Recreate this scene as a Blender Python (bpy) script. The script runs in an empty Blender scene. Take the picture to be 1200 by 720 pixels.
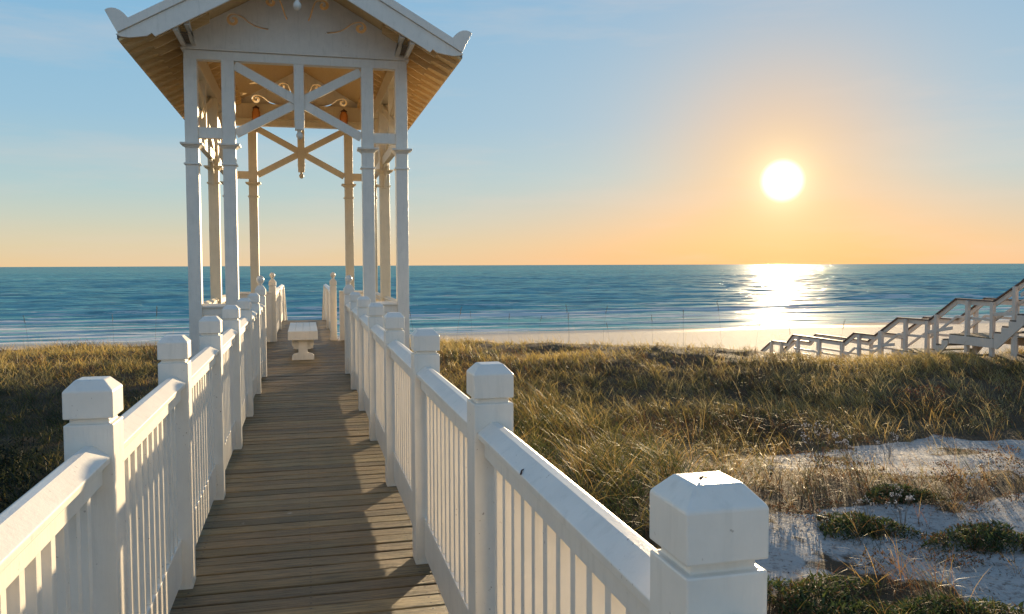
import bpy, bmesh, math, random
import numpy as np
from mathutils import Vector, Matrix
random.seed(7); RNG = np.random.default_rng(7)
SC = bpy.context.scene; COL = SC.collection
R = math.radians

# ------------------------------------------------------------------ camera
CAM_H = 1.65
yaw, pitch, roll, fpx = .2419, .0503, -.0036, 978.6
F = Vector((math.sin(yaw)*math.cos(pitch), math.cos(yaw)*math.cos(pitch), -math.sin(pitch)))
Rt = Vector((math.cos(yaw), -math.sin(yaw), 0)); Up = Rt.cross(F)
c_, s_ = math.cos(roll), math.sin(roll)
Rt, Up = Rt*c_ + Up*s_, Up*c_ - Rt*s_
cd = bpy.data.cameras.new('camera'); cam = bpy.data.objects.new('camera', cd); COL.objects.link(cam)
cam.matrix_world = Matrix(((Rt.x, Up.x, -F.x, 0), (Rt.y, Up.y, -F.y, 0), (Rt.z, Up.z, -F.z, CAM_H), (0, 0, 0, 1)))
cd.sensor_width = 36; cd.lens = fpx/1200*36; cd.clip_start = .05; cd.clip_end = 60000
SC.camera = cam

# ------------------------------------------------------------------ light
SUN = Vector((.5236, .8468, .0938)).normalized()
SUN_EL, SUN_AZ = math.asin(SUN.z), math.atan2(SUN.x, SUN.y)
SUN_STRENGTH = 5.0; SUN_COL = (1.0, .76, .46)
sl = bpy.data.lights.new('sun', 'SUN'); so = bpy.data.objects.new('sun', sl); COL.objects.link(so)
sl.energy = SUN_STRENGTH; sl.specular_factor = .012; sl.angle = R(.5); sl.color = SUN_COL
so.rotation_euler = (-SUN).to_track_quat('-Z', 'Y').to_euler()

W = bpy.data.worlds.new('World'); SC.world = W; W.use_nodes = True
nt = W.node_tree; nt.nodes.clear()
def N(t, tree=None, **kw):
    n = (tree or nt).nodes.new(t)
    for k, v in kw.items(): setattr(n, k, v)
    return n
def mth(op, a, b=None, tree=None, clamp=False):
    tree = tree or nt
    n = N('ShaderNodeMath', tree, operation=op, use_clamp=clamp)
    for i, x in enumerate((a, b)):
        if x is None: continue
        if isinstance(x, (int, float)): n.inputs[i].default_value = x
        else: tree.links.new(x, n.inputs[i])
    return n.outputs[0]
def mixc(fac, a, b, tree=None, bt='MIX'):
    tree = tree or nt
    n = N('ShaderNodeMix', tree, data_type='RGBA', blend_type=bt)
    for i, x in ((0, fac), (6, a), (7, b)):
        if isinstance(x, (int, float)): n.inputs[i].default_value = x
        elif isinstance(x, (tuple, list)): n.inputs[i].default_value = (*x[:3], 1)
        else: tree.links.new(x, n.inputs[i])
    return n.outputs[2]
def ramp(fac, stops, tree=None, interp='LINEAR'):
    tree = tree or nt
    n = N('ShaderNodeValToRGB', tree); cr = n.color_ramp; cr.interpolation = interp
    while len(cr.elements) > 1: cr.elements.remove(cr.elements[-1])
    for i, (p, c) in enumerate(stops):
        e = cr.elements[0] if i == 0 else cr.elements.new(p)
        e.position = p; e.color = (*c[:3], 1) if isinstance(c, (tuple, list)) else (c, c, c, 1)
    tree.links.new(fac, n.inputs[0]); return n.outputs[0]
tc = N('ShaderNodeTexCoord'); nrm = N('ShaderNodeVectorMath', operation='NORMALIZE')
nt.links.new(tc.outputs['Generated'], nrm.inputs[0])
sep = N('ShaderNodeSeparateXYZ'); nt.links.new(nrm.outputs[0], sep.inputs[0])
dot = N('ShaderNodeVectorMath', operation='DOT_PRODUCT'); dot.inputs[1].default_value = SUN
nt.links.new(nrm.outputs[0], dot.inputs[0])
def srgb(r, g, b):
    f = lambda x: (x/255/12.92) if x/255 <= .04045 else ((x/255+.055)/1.055)**2.4
    return (f(r), f(g), f(b))
z01 = mth('MULTIPLY_ADD', sep.outputs[2], .5); z01.node.inputs[2].default_value = .5
P = lambda el: .5 + .5*math.sin(R(el))
base = ramp(z01, [(0, srgb(90, 90, 90)), (.49, srgb(120, 125, 130)), (P(0), srgb(240, 207, 160)), (P(1.4), srgb(226, 211, 174)),
                  (P(3), srgb(206, 211, 194)), (P(4.8), srgb(184, 208, 208)), (P(9.4), srgb(156, 196, 219)),
                  (P(17.5), srgb(130, 183, 219)), (P(32), srgb(108, 158, 205)), (1, srgb(82, 118, 165))])
d0 = mth('MAXIMUM', dot.outputs['Value'], 0.0)
g1 = mth('POWER', d0, 9.0); g2 = mth('POWER', d0, 105.0); g3 = mth('POWER', d0, 900.0); g4 = mth('POWER', d0, 3200.0); g5 = mth('POWER', d0, 22.0)
low = ramp(z01, [(.49, 1), (P(0), 1), (P(2), .6), (P(6), 0)])
c1 = mixc(mth('MULTIPLY', g1, .22), base, srgb(222, 210, 202))
c1 = mixc(mth('MULTIPLY', mth('MULTIPLY', g5, low), .9), c1, srgb(255, 183, 112))
c2 = mixc(mth('MULTIPLY', g2, .72), c1, srgb(255, 203, 145))
c3 = mixc(mth('MULTIPLY', g3, .65), c2, (1.08, .84, .50))
c3 = mixc(mth('MULTIPLY', g4, .95), c3, (1.45, 1.15, .70))
cmap = N('ShaderNodeMapping'); cmap.inputs['Scale'].default_value = (1.2, 1.2, 9); cmap.inputs['Rotation'].default_value = (.0, -.12, .3); nt.links.new(nrm.outputs[0], cmap.inputs[0])
cn = N('ShaderNodeTexNoise'); cn.inputs['Scale'].default_value = 2.2; cn.inputs['Detail'].default_value = 7; cn.inputs['Roughness'].default_value = .6; nt.links.new(cmap.outputs[0], cn.inputs[0])
c3 = mixc(mth('MULTIPLY', ramp(cn.outputs[0], [(.48, 0), (.75, 1)]), .30), c3, srgb(232, 214, 200))
# the sky away from the sun: a little dimmer and mauve near the horizon
back = mth('MULTIPLY', mth('MAXIMUM', mth('MULTIPLY', dot.outputs['Value'], -1.0), 0.0), .75)
c4 = mixc(back, c3, srgb(160, 182, 208))
cut = N('ShaderNodeMapRange', interpolation_type='SMOOTHSTEP')
cut.inputs[1].default_value = math.cos(R(1.5)); cut.inputs[2].default_value = math.cos(R(.85))
nt.links.new(dot.outputs['Value'], cut.inputs[0])
c5 = mixc(cut.outputs[0], c4, (1.9, 1.75, 1.35))
sky = N('ShaderNodeTexSky', sky_type='NISHITA', sun_disc=False, sun_elevation=SUN_EL, sun_rotation=SUN_AZ, altitude=5, air_density=1, dust_density=1.2, ozone_density=1.2)
b1 = N('ShaderNodeBackground'); b1.inputs[1].default_value = .002; nt.links.new(sky.outputs[0], b1.inputs[0])
b2 = N('ShaderNodeBackground'); b2.inputs[1].default_value = .515; nt.links.new(c5, b2.inputs[0])
ad = N('ShaderNodeAddShader'); nt.links.new(b1.outputs[0], ad.inputs[0]); nt.links.new(b2.outputs[0], ad.inputs[1])
wo = N('ShaderNodeOutputWorld'); nt.links.new(ad.outputs[0], wo.inputs[0])
vs = SC.view_settings; vs.view_transform = 'Standard'; vs.look = 'None'; vs.exposure = 0.9; vs.gamma = 1; vs.use_curve_mapping = False
cy = SC.cycles; cy.use_denoising = True; cy.max_bounces = 8; cy.diffuse_bounces = 4; cy.glossy_bounces = 3
cy.transparent_max_bounces = 8; cy.sample_clamp_indirect = 4; cy.caustics_reflective = False; cy.caustics_refractive = False

# ------------------------------------------------------------------ materials
def mat(name):
    m = bpy.data.materials.new(name); m.use_nodes = True
    t = m.node_tree; t.nodes.clear()
    o = N('ShaderNodeOutputMaterial', t); b = N('ShaderNodeBsdfPrincipled', t); t.links.new(b.outputs[0], o.inputs[0])
    return m, t, b, o
def noise(t, scale, detail=4, rough=.55, vec=None, stretch=None, coord='Object'):
    n = N('ShaderNodeTexNoise', t); n.inputs['Scale'].default_value = scale; n.inputs['Detail'].default_value = detail; n.inputs['Roughness'].default_value = rough
    if vec is None:
        if coord == 'World': vec = N('ShaderNodeNewGeometry', t).outputs['Position']
        else: vec = N('ShaderNodeTexCoord', t).outputs[coord]
    if stretch:
        mp = N('ShaderNodeMapping', t); mp.inputs['Scale'].default_value = stretch; t.links.new(vec, mp.inputs[0]); vec = mp.outputs[0]
    t.links.new(vec, n.inputs['Vector']); return n.outputs[0]
def bump(t, h, strength, dist, b, prev=None):
    n = N('ShaderNodeBump', t); n.inputs['Strength'].default_value = strength; n.inputs['Distance'].default_value = dist
    t.links.new(h, n.inputs['Height'])
    if prev: t.links.new(prev, n.inputs['Normal'])
    if b: t.links.new(n.outputs[0], b.inputs['Normal'])
    return n.outputs[0]
M = {}
def paint(name, col, dirt, rough=.45):
    m, t, b, o = mat(name)
    n1 = noise(t, 6, 6, .65, coord='World'); n2 = noise(t, 3, 4, .6, stretch=(9, 9, 1.2), coord='World')
    c = mixc(ramp(n1, [(.38, 0), (.72, 1)], t), col, tuple(x*.91 for x in col), t)
    c = mixc(mth('MULTIPLY', ramp(n2, [(.54, 0), (.80, 1)], t), .38, t), c, dirt, t)
    n5 = noise(t, 75, 2, .5, coord='World'); n6 = noise(t, 4.5, 3, .6, coord='World')
    ch_ = mth('MULTIPLY', ramp(n5, [(.70, 0), (.74, 1)], t), ramp(n6, [(.48, 0), (.6, .8)], t), t)
    c = mixc(ch_, c, (.30, .22, .15), t)
    t.links.new(c, b.inputs['Base Color']); b.inputs['Roughness'].default_value = rough*.8
    n3 = noise(t, 14, 5, .6, stretch=(5, 5, 1), coord='World')
    n7 = noise(t, 40, 4, .7, stretch=(4, 4, .25), coord='World')
    bump(t, mth('ADD', n3, mth('MULTIPLY', n7, .6, t), t), .32, .004, b)
    M[name] = m
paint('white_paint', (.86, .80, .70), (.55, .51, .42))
paint('bounce_tint_paint', (.80, .69, .50), (.55, .42, .25))  # white paint with the pavilion's warm bounce light put into its colour
paint('grey_white_paint', (.76, .66, .56), (.50, .40, .32), .6)
m, t, b, o = mat('cedar_boards'); M['cedar'] = m
nn = noise(t, 2, 5, .6, stretch=(1.5, 30, 30), coord='World')
t.links.new(ramp(nn, [(.3, (.66, .44, .20)), (.7, (.84, .62, .32))], t), b.inputs['Base Color']); b.inputs['Roughness'].default_value = .55
bump(t, nn, .3, .004, b)
# weathered deck boards: colour per board comes from an attribute
m, t, b, o = mat('deck_wood'); M['deck'] = m
at = N('ShaderNodeAttribute', t, attribute_name='tone')
g = noise(t, 3, 8, .7, stretch=(1.2, 26, 26), coord='World'); g2 = noise(t, 2.2, 5, .6, coord='World'); g3 = noise(t, 60, 2, .5, stretch=(.08, 1.6, 1), coord='World')
c = mixc(ramp(g, [(.32, 0), (.68, 1)], t), (.062, .041, .014), (.40, .275, .13), t)
c = mixc(ramp(g2, [(.4, 0), (.75, .55)], t), c, (.12, .125, .075), t)
c = mixc(ramp(g3, [(.60, 0), (.66, .6)], t), c, (.05, .035, .025), t)
sp = noise(t, 5.5, 3, .5, coord='World')
c = mixc(ramp(sp, [(.735, 0), (.76, .5)], t), c, (.55, .53, .48), t)
sxy = N('ShaderNodeSeparateXYZ', t); t.links.new(N('ShaderNodeNewGeometry', t).outputs['Position'], sxy.inputs[0])
dxs = [mth('ABSOLUTE', mth('SUBTRACT', sxy.outputs[0], x0_, t), None, t) for x0_ in (-.60, 0.0, .57)]
dx_ = mth('MINIMUM', mth('MINIMUM', dxs[0], dxs[1], t), dxs[2], t)
dy_ = mth('MULTIPLY', mth('ABSOLUTE', mth('SUBTRACT', mth('FRACT', mth('ADD', mth('DIVIDE', sxy.outputs[1], .07, t), 100.0+2.2/.07-math.floor(2.2/.07)+.06, t), None, t), .5, t), None, t), .07, t)
ds_ = mth('SQRT', mth('ADD', mth('MULTIPLY', dx_, dx_, t), mth('MULTIPLY', dy_, dy_, t), t), None, t)
c = mixc(mth('LESS_THAN', ds_, .0058, t), c, (.035, .025, .02), t)
c = mixc(1.0, c, at.outputs['Color'], t, 'MULTIPLY')
t.links.new(c, b.inputs['Base Color']); b.inputs['Roughness'].default_value = .5
bump(t, g, .9, .012, b)
m, t, b, o = mat('dark_rail_wood'); M['rail_wood'] = m
g = noise(t, 5, 5, .6, coord='World'); t.links.new(ramp(g, [(.3, (.10, .06, .045)), (.7, (.2, .13, .10))], t), b.inputs['Base Color']); b.inputs['Roughness'].default_value = .6
m, t, b, o = mat('old_timber'); M['timber'] = m
g = noise(t, 4, 6, .6, stretch=(6, 6, 1), coord='World'); t.links.new(ramp(g, [(.3, (.10, .08, .06)), (.7, (.24, .19, .14))], t), b.inputs['Base Color']); b.inputs['Roughness'].default_value = .8
m, t, b, o = mat('roof_shingle'); M['shingle'] = m
g = noise(t, 8, 4, .6, coord='World'); t.links.new(ramp(g, [(.3, (.20, .20, .20)), (.7, (.32, .32, .31))], t), b.inputs['Base Color']); b.inputs['Roughness'].default_value = .8
m, t, b, o = mat('amber_glass'); M['amber'] = m
b.inputs['Base Color'].default_value = (.62, .24, .07, 1); b.inputs['Roughness'].default_value = .15; b.inputs['Transmission Weight'].default_value = .2; b.inputs['Emission Color'].default_value = (.9, .25, .03, 1); b.inputs['Emission Strength'].default_value = .03
m, t, b, o = mat('dark_metal'); M['metal'] = m
b.inputs['Base Color'].default_value = (.09, .05, .03, 1); b.inputs['Roughness'].default_value = .4; b.inputs['Metallic'].default_value = .6
# sand with wet zone by the water and dry plant litter
m, t, b, o = mat('dune_sand'); M['sand'] = m
pos = N('ShaderNodeNewGeometry', t).outputs['Position']; sx = N('ShaderNodeSeparateXYZ', t); t.links.new(pos, sx.inputs[0])
lit = N('ShaderNodeAttribute', t, attribute_name='litter')
n1 = noise(t, 1.3, 6, .6, coord='World'); n2 = noise(t, 18, 6, .7, coord='World'); n3 = noise(t, 4, 5, .65, coord='World')
sand = mixc(n1, (.42, .40, .37), (.56, .54, .50), t)
sand = mixc(ramp(n2, [(.54, 0), (.66, .85)], t), sand, (.16, .11, .08), t)
n4 = noise(t, 7, 6, .75, coord='World')
sand = mixc(ramp(n4, [(.52, 0), (.64, .7)], t), sand, (.22, .18, .15), t)
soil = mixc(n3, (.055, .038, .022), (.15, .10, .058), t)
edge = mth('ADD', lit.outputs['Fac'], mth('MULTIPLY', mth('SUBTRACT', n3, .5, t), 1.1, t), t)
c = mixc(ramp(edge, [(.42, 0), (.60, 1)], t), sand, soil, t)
wet = N('ShaderNodeMapRange', t, interpolation_type='SMOOTHSTEP'); wet.inputs[1].default_value = 64; wet.inputs[2].default_value = 73
wn = mth('ADD', sx.outputs[1], mth('MULTIPLY', noise(t, .06, 3, .5, coord='World'), 9, t), t); wn = mth('SUBTRACT', wn, 4.5, t)
t.links.new(wn, wet.inputs[0])
dryb = mixc(ramp(mth('MULTIPLY', sx.outputs[1], .02, t), [(.6, 0), (.9, 1)], t), c, (.60, .48, .36), t)
c = mixc(wet.outputs[0], dryb, (.33, .27, .21), t)
t.links.new(c, b.inputs['Base Color'])
rr = N('ShaderNodeMapRange', t); rr.inputs[3].default_value = .85; rr.inputs[4].default_value = .16; t.links.new(wet.outputs[0], rr.inputs[0]); t.links.new(rr.outputs[0], b.inputs['Roughness']); b.inputs['Specular IOR Level'].default_value = .12
bs = N('ShaderNodeMapRange', t); bs.inputs[3].default_value = 1.0; bs.inputs[4].default_value = .02; t.links.new(wet.outputs[0], bs.inputs[0])
bn = N('ShaderNodeBump', t); bn.inputs['Distance'].default_value = .09; t.links.new(bs.outputs[0], bn.inputs['Strength'])
t.links.new(mth('ADD', n3, mth('MULTIPLY', n2, .35, t), t), bn.inputs['Height']); t.links.new(bn.outputs[0], b.inputs['Normal'])
# sea
m, t, b, o = mat('sea_water'); M['sea'] = m
fo = N('ShaderNodeAttribute', t, attribute_name='foam'); sh = N('ShaderNodeAttribute', t, attribute_name='shallow')
w1 = noise(t, .16, 5, .6, stretch=(.12, 1, 1), coord='World'); w2 = noise(t, .9, 5, .6, stretch=(.14, 1, 1), coord='World'); w3 = noise(t, .03, 3, .5, stretch=(.4, 1, 1), coord='World')
deep = mixc(ramp(w3, [(.35, 0), (.65, 1)], t), (.06, .33, .34), (.13, .46, .45), t)
c = mixc(sh.outputs['Fac'], deep, (.14, .46, .42), t)
dk = noise(t, .55, 7, .78, stretch=(.30, 1, 1), coord='World')  # light and dark wave faces of the chop, painted into the water colour
c = mixc(ramp(dk, [(.41, .8), (.50, 0)], t), c, (.018, .145, .17), t)
c = mixc(ramp(dk, [(.54, 0), (.62, .6)], t), c, (.16, .46, .46), t)
fn = noise(t, .8, 8, .75, stretch=(.12, 1, 1), coord='World'); fn2 = noise(t, .25, 4, .6, stretch=(.1, 1, 1), coord='World')
fm = mth('ADD', fo.outputs['Fac'], mth('MULTIPLY', mth('SUBTRACT', fn, .5, t), 2.4, t), t)
fm = mth('ADD', fm, mth('MULTIPLY', mth('SUBTRACT', fn2, .5, t), 1.5, t), t)
fm = ramp(fm, [(.50, 0), (.60, 1)], t)
c = mixc(fm, c, (.76, .74, .68), t)
df = N('ShaderNodeBsdfDiffuse', t); gl = N('ShaderNodeBsdfGlossy', t); gl.inputs['Roughness'].default_value = .05; g2_ = N('ShaderNodeBsdfGlossy', t); g2_.inputs['Roughness'].default_value = .5; gm_ = N('ShaderNodeMixShader', t); gm_.inputs[0].default_value = .66; t.links.new(gl.outputs[0], gm_.inputs[1]); t.links.new(g2_.outputs[0], gm_.inputs[2])
t.links.new(c, df.inputs[0])
h1 = bump(t, w1, 1.0, 3.2, None); h2 = bump(t, w2, 1.0, .7, None, h1)
t.links.new(h2, gl.inputs['Normal']); t.links.new(h2, df.inputs['Normal'])
mx = N('ShaderNodeMixShader', t); rr = N('ShaderNodeMapRange', t); rr.inputs[3].default_value = .20; rr.inputs[4].default_value = .03; t.links.new(fm, rr.inputs[0])
t.links.new(rr.outputs[0], mx.inputs[0]); t.links.new(df.outputs[0], mx.inputs[1]); t.links.new(gm_.outputs[0], mx.inputs[2]); t.links.new(mx.outputs[0], o.inputs[0]); t.nodes.remove(b)
# plants: colours come from a per-blade attribute, thin leaves let light through
def leafmat(name, trans, rough=.5):
    m, t, b, o = mat(name)
    a = N('ShaderNodeAttribute', t, attribute_name='tone'); t.links.new(a.outputs['Color'], b.inputs['Base Color']); b.inputs['Roughness'].default_value = rough
    tr = N('ShaderNodeBsdfTranslucent', t); t.links.new(a.outputs['Color'], tr.inputs[0])
    mx = N('ShaderNodeMixShader', t); mx.inputs[0].default_value = trans
    t.links.new(b.outputs[0], mx.inputs[1]); t.links.new(tr.outputs[0], mx.inputs[2]); t.links.new(mx.outputs[0], o.inputs[0]); M[name] = m
leafmat('blade', .55); leafmat('leaf', .35, .75)

# ------------------------------------------------------------------ helpers
def link(name, me, material, parent=None, bev=0, smooth=False):
    if material is not None:
        for k in (material if isinstance(material, (list, tuple)) else [material]): me.materials.append(M[k])
    o = bpy.data.objects.new(name, me); COL.objects.link(o)
    if parent is not None: o.parent = parent
    if bev:
        md = o.modifiers.new('bevel', 'BEVEL'); md.width = bev; md.segments = 2; md.limit_method = 'ANGLE'; md.angle_limit = R(40)
    if smooth: me.shade_smooth()
    return o
class MB:
    def __init__(s): s.v = []; s.f = []
    def add(s, vs, fs):
        n = len(s.v); s.v += [tuple(x) for x in vs]; s.f += [tuple(i+n for i in f) for f in fs]; return s
    def box(s, x0, x1, y0, y1, z0, z1):
        return s.add([(x0,y0,z0),(x1,y0,z0),(x1,y1,z0),(x0,y1,z0),(x0,y0,z1),(x1,y0,z1),(x1,y1,z1),(x0,y1,z1)],
                     [(0,3,2,1),(4,5,6,7),(0,1,5,4),(1,2,6,5),(2,3,7,6),(3,0,4,7)])
    def loft(s, rings, close=True):
        n = len(rings[0]); vs = [p for r in rings for p in r]; fs = []
        for k in range(len(rings)-1):
            for i in range(n):
                j = (i+1) % n; fs.append((k*n+i, k*n+j, (k+1)*n+j, (k+1)*n+i))
        if close: fs.append(tuple(range(n-1, -1, -1))); fs.append(tuple((len(rings)-1)*n+i for i in range(n)))
        return s.add(vs, fs)
    def sq(s, cx, cy, prof):      # square section column, prof = [(z, half), ...]
        return s.loft([[(cx-h,cy-h,z),(cx+h,cy-h,z),(cx+h,cy+h,z),(cx-h,cy+h,z)] for z, h in prof])
    def lathe(s, cx, cy, prof, n=16):
        return s.loft([[(cx+r*math.cos(2*math.pi*i/n), cy+r*math.sin(2*math.pi*i/n), z) for i in range(n)] for z, r in prof])
    def prism(s, poly, axis, a0, a1):   # polygon extruded along an axis
        def q(p, a): return (a, p[0], p[1]) if axis == 'x' else (p[0], a, p[1]) if axis == 'y' else (p[0], p[1], a)
        return s.loft([[q(p, a0) for p in poly], [q(p, a1) for p in poly]])
    def bar(s, A, B, w, h, side=(0, 1, 0)):   # box from A to B, thickness w along 'side', h across
        A, B, sd = Vector(A), Vector(B), Vector(side).normalized(); d = (B-A).normalized(); up = d.cross(sd).normalized(); sd = up.cross(d).normalized()
        r = lambda P: [tuple(P+sd*w/2*i+up*h/2*j) for i, j in ((-1,-1),(1,-1),(1,1),(-1,1))]
        return s.loft([r(A), r(B)])
    def tube(s, pts, r0, r1=None, n=5):
        r1 = r0 if r1 is None else r1; rings = []; pts = [Vector(p) for p in pts]
        for i, p in enumerate(pts):
            d = (pts[min(i+1, len(pts)-1)]-pts[max(i-1, 0)]).normalized(); a = d.orthogonal().normalized(); c = d.cross(a)
            r = r0+(r1-r0)*i/(len(pts)-1)
            rings.append([tuple(p+(a*math.cos(2*math.pi*k/n)+c*math.sin(2*math.pi*k/n))*r) for k in range(n)])
        return s.loft(rings)
    def mesh(s, name='mesh'):
        me = bpy.data.meshes.new(name); me.from_pydata(s.v, [], s.f); me.validate(); 
        bm = bmesh.new(); bm.from_mesh(me); bmesh.ops.recalc_face_normals(bm, faces=bm.faces); bm.to_mesh(me); bm.free(); return me
    def obj(s, name, material, parent=None, bev=0, smooth=False): return link(name, s.mesh(name), material, parent, bev, smooth)
def tag(o, label=None, cat=None, group=None, kind=None):
    for k, v in (('label', label), ('category', cat), ('group', group), ('kind', kind)):
        if v: o[k] = v
    return o
def empty(name, loc, label, cat, group=None, rz=0):
    o = bpy.data.objects.new(name, None); COL.objects.link(o); o.location = loc; o.rotation_euler = (0, 0, rz); o.empty_display_size = .2
    return tag(o, label, cat, group)
def copy_child(src, parent, loc=None, name=None):
    c = src.copy(); COL.objects.link(c); c.parent = parent
    if loc is not None: c.location = loc
    for g_ in [x for x in bpy.data.objects if x.parent == src]: 
        d = g_.copy(); COL.objects.link(d); d.parent = c
    return c
def kids(o): return [x for x in o.children]
def copy_tree(o, parent=None):
    c = o.copy(); COL.objects.link(c); c.parent = parent
    for ch in kids(o): copy_tree(ch, c)
    return c
# numpy value noise
def vnoise(x, y, seed=0):
    xi, yi = np.floor(x).astype(np.int64), np.floor(y).astype(np.int64); fx, fy = x-xi, y-yi
    def h(a, b_):
        k = (a*374761393 + b_*668265263 + seed*1442695041) & 0x7fffffff
        k = ((k ^ (k >> 13))*1274126177) & 0x7fffffff; return ((k ^ (k >> 16)) & 0xffff)/65535.
    ux, uy = fx*fx*(3-2*fx), fy*fy*(3-2*fy)
    return (h(xi,yi)*(1-ux)+h(xi+1,yi)*ux)*(1-uy)+(h(xi,yi+1)*(1-ux)+h(xi+1,yi+1)*ux)*uy
def fbm(x, y, seed=0, o=4):
    r = 0; a = .5
    for i in range(o): r = r+a*vnoise(x*2**i, y*2**i, seed+i); a *= .5
    return r/(1-.5**o)
def sstep(a, b_, x): t_ = np.clip((x-a)/(b_-a), 0, 1); return t_*t_*(3-2*t_)

# ------------------------------------------------------------------ terrain
SEA_Z = -4.35
def crest(v):   # how far along the boardwalk the dune keeps its height, by side position
    return np.clip(28.5-.95*np.maximum(v-5, 0)+1.2*(fbm(v*.16, v*0, 5)-.5), 17.5, 30)
def gz(v, u):
    z = -1.28 + .50*(fbm(v*.13, u*.13, 1)-.5) + .20*(fbm(v*.6, u*.6, 2, 3)-.5)
    z = z + .50*np.exp(-((v-18)**2/40+(u-18)**2/40)) - .12*np.exp(-((v-9)**2/20+(u-13)**2/30))
    z = z + .22*np.exp(-((v-8)**2/30+(u-9.5)**2/5)) + .25*sstep(8, 3, u)*sstep(1.5, 4, v)*0
    z = z + .43*sstep(15, 23, u)*sstep(16.5, 11, v)
    d = np.maximum(u-crest(v), 0)
    z = z - .20*d
    beach = -3.15 - .0348*(u-38) + .05*(fbm(v*.08, u*.2, 9)-.5)
    sd_ = np.interp(u, [14, 18.8, 21.1, 23.3, 26, 28.3, 31], [-.25, -.30, -.955, -1.585, -1.93, -2.27, -3.0])-.50
    kk = sstep(13.2, 16.6, v)*sstep(24, 20.5, v)*sstep(15.5, 18, u)*sstep(32, 29, u)
    z = z*(1-kk)+sd_*kk
    k = sstep(0, 1, (beach-z)/.8+.5)
    z = z*(1-k)+beach*k
    return z
def sandmask(v, u):   # 1 = bare sand
    a = 1.1*np.exp(-(((v-9.0)/4.7)**4+((u-7.0)/1.6)**4))
    b_ = .80*np.exp(-(((v-10.2)/2.9)**2+((u-11.0)/1.6)**2))
    m_ = np.maximum(a, b_)
    n_ = fbm(v*.8+3, u*1.1+9, 21, 4)
    return np.maximum(np.clip((m_ - .22 + (n_-.5)*2.5)*1.8, 0, 1)*sstep(.08, .3, m_), sstep(-.5, -3, u)*.9)  # last term: pale sand added behind the camera to bounce light forward
def axis(segs):
    out = []
    for a, b_, st in segs: out += list(np.arange(a, b_, st))
    return np.array(out+[segs[-1][1]])
vx = axis([(-3000, -300, 300), (-300, -60, 20), (-60, -16, 2), (-16, 26, .14), (26, 60, 2), (60, 300, 20), (300, 3000, 300)])
uy = axis([(-3000, -100, 290), (-100, -10, 10), (-10, 1, 1), (1, 16, .12), (16, 34, .25), (34, 90, 1.5), (90, 140, 10)])
VV, UU = np.meshgrid(vx, uy); ZZ = gz(VV, UU)
def grid_mesh(name, X, Y, Z):
    ny, nx = X.shape; me = bpy.data.meshes.new(name)
    co = np.stack([X, Y, Z], -1).reshape(-1, 3).astype(np.float32)
    i = np.arange((ny-1)*(nx-1)); r_, q_ = i//(nx-1), i % (nx-1); a = r_*nx+q_
    f = np.stack([a, a+1, a+nx+1, a+nx], 1).astype(np.int32)
    me.vertices.add(len(co)); me.vertices.foreach_set('co', co.ravel())
    me.loops.add(f.size); me.loops.foreach_set('vertex_index', f.ravel())
    me.polygons.add(len(f)); me.polygons.foreach_set('loop_start', np.arange(len(f), dtype=np.int32)*4)
    me.update(calc_edges=True); me.shade_smooth(); return me
me = grid_mesh('ground', VV, UU, ZZ)
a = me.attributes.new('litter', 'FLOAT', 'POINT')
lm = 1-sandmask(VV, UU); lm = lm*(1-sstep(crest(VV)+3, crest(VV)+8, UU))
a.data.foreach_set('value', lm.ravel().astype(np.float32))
tag(link('ground', me, 'sand'), kind='structure')

# ------------------------------------------------------------------ sea
sv = axis([(-9000, -1000, 1000), (-1000, -200, 8), (-200, 240, 1.3), (240, 1000, 8), (1000, 9000, 1000)])
su = axis([(71, 150, .3), (150, 420, 1.0), (420, 1000, 3), (1000, 3000, 100), (3000, 24000, 3000)])
SV, SU = np.meshgrid(sv, su)
Z = np.zeros_like(SV); FO = np.zeros_like(SV); SHL = sstep(165, 80, SU)*.55
wob = lambda k, s: (fbm(SV*k, SV*0+s, s, 3)-.5)
for u0, amp, wid, fo_, sd, wv in [(78.2, .07, .55, .62, 31, 3.0), (83.5, .14, .8, .72, 32, 4), (92, .34, 1.3, .85, 33, 6), (99.5, .22, 1.5, .9, 34, 6),
                              (105, .22, 1.4, .6, 41, 7), (112, .55, 1.8, .5, 35, 8), (124, .6, 2.2, .60, 36, 10), (143, .45, 3, .35, 37, 12), (170, .3, 4, .0, 38, 14), (205, .3, 5, 0, 39, 14), (245, .25, 6, 0, 40, 14)]:
    cu = u0 + wv*wob(.022, sd)*1.6 + .8*wob(.2, sd+50)
    pres = sstep(.36, .62, fbm(SV*.016+sd, SV*0, sd+7, 3))*.8+.2
    d = (SU-cu)/wid
    Z += amp*pres*np.exp(-np.where(d < 0, (d*1.5)**2, (d*.8)**2))
    if fo_: FO = np.maximum(FO, fo_*(.55+.45*pres)*np.exp(-np.where(d < 0, (d*.75)**2, (d*1.6)**2)))
FO = np.maximum(FO, .50*sstep(110, 90, SU)); FO = np.maximum(FO, .34*sstep(170, 104, SU)); FO = np.maximum(FO, .12)
edge = 75.2 + 3.0*wob(.03, 60) + .6*wob(.3, 61)
FO = np.maximum(FO, 1.0*np.exp(-((SU-edge-.4)/.35)**2))
ch = fbm(SV*.07, SU*.30, 70, 4)-.5
Z += (.95*ch+.25*(fbm(SV*.3, SU*.9, 75, 3)-.5)*sstep(400, 200, SU))*(.25+.75*sstep(80, 150, SU))*sstep(1000, 700, SU)
a_ch = np.clip(.5+1.6*ch, 0, 1)
me = grid_mesh('sea', SV, SU, SEA_Z+Z)
for nm, A in (('foam', FO), ('shallow', SHL)):
    a = me.attributes.new(nm, 'FLOAT', 'POINT'); a.data.foreach_set('value', A.ravel().astype(np.float32))
tag(link('sea', me, 'sea'), kind='structure')

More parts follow.
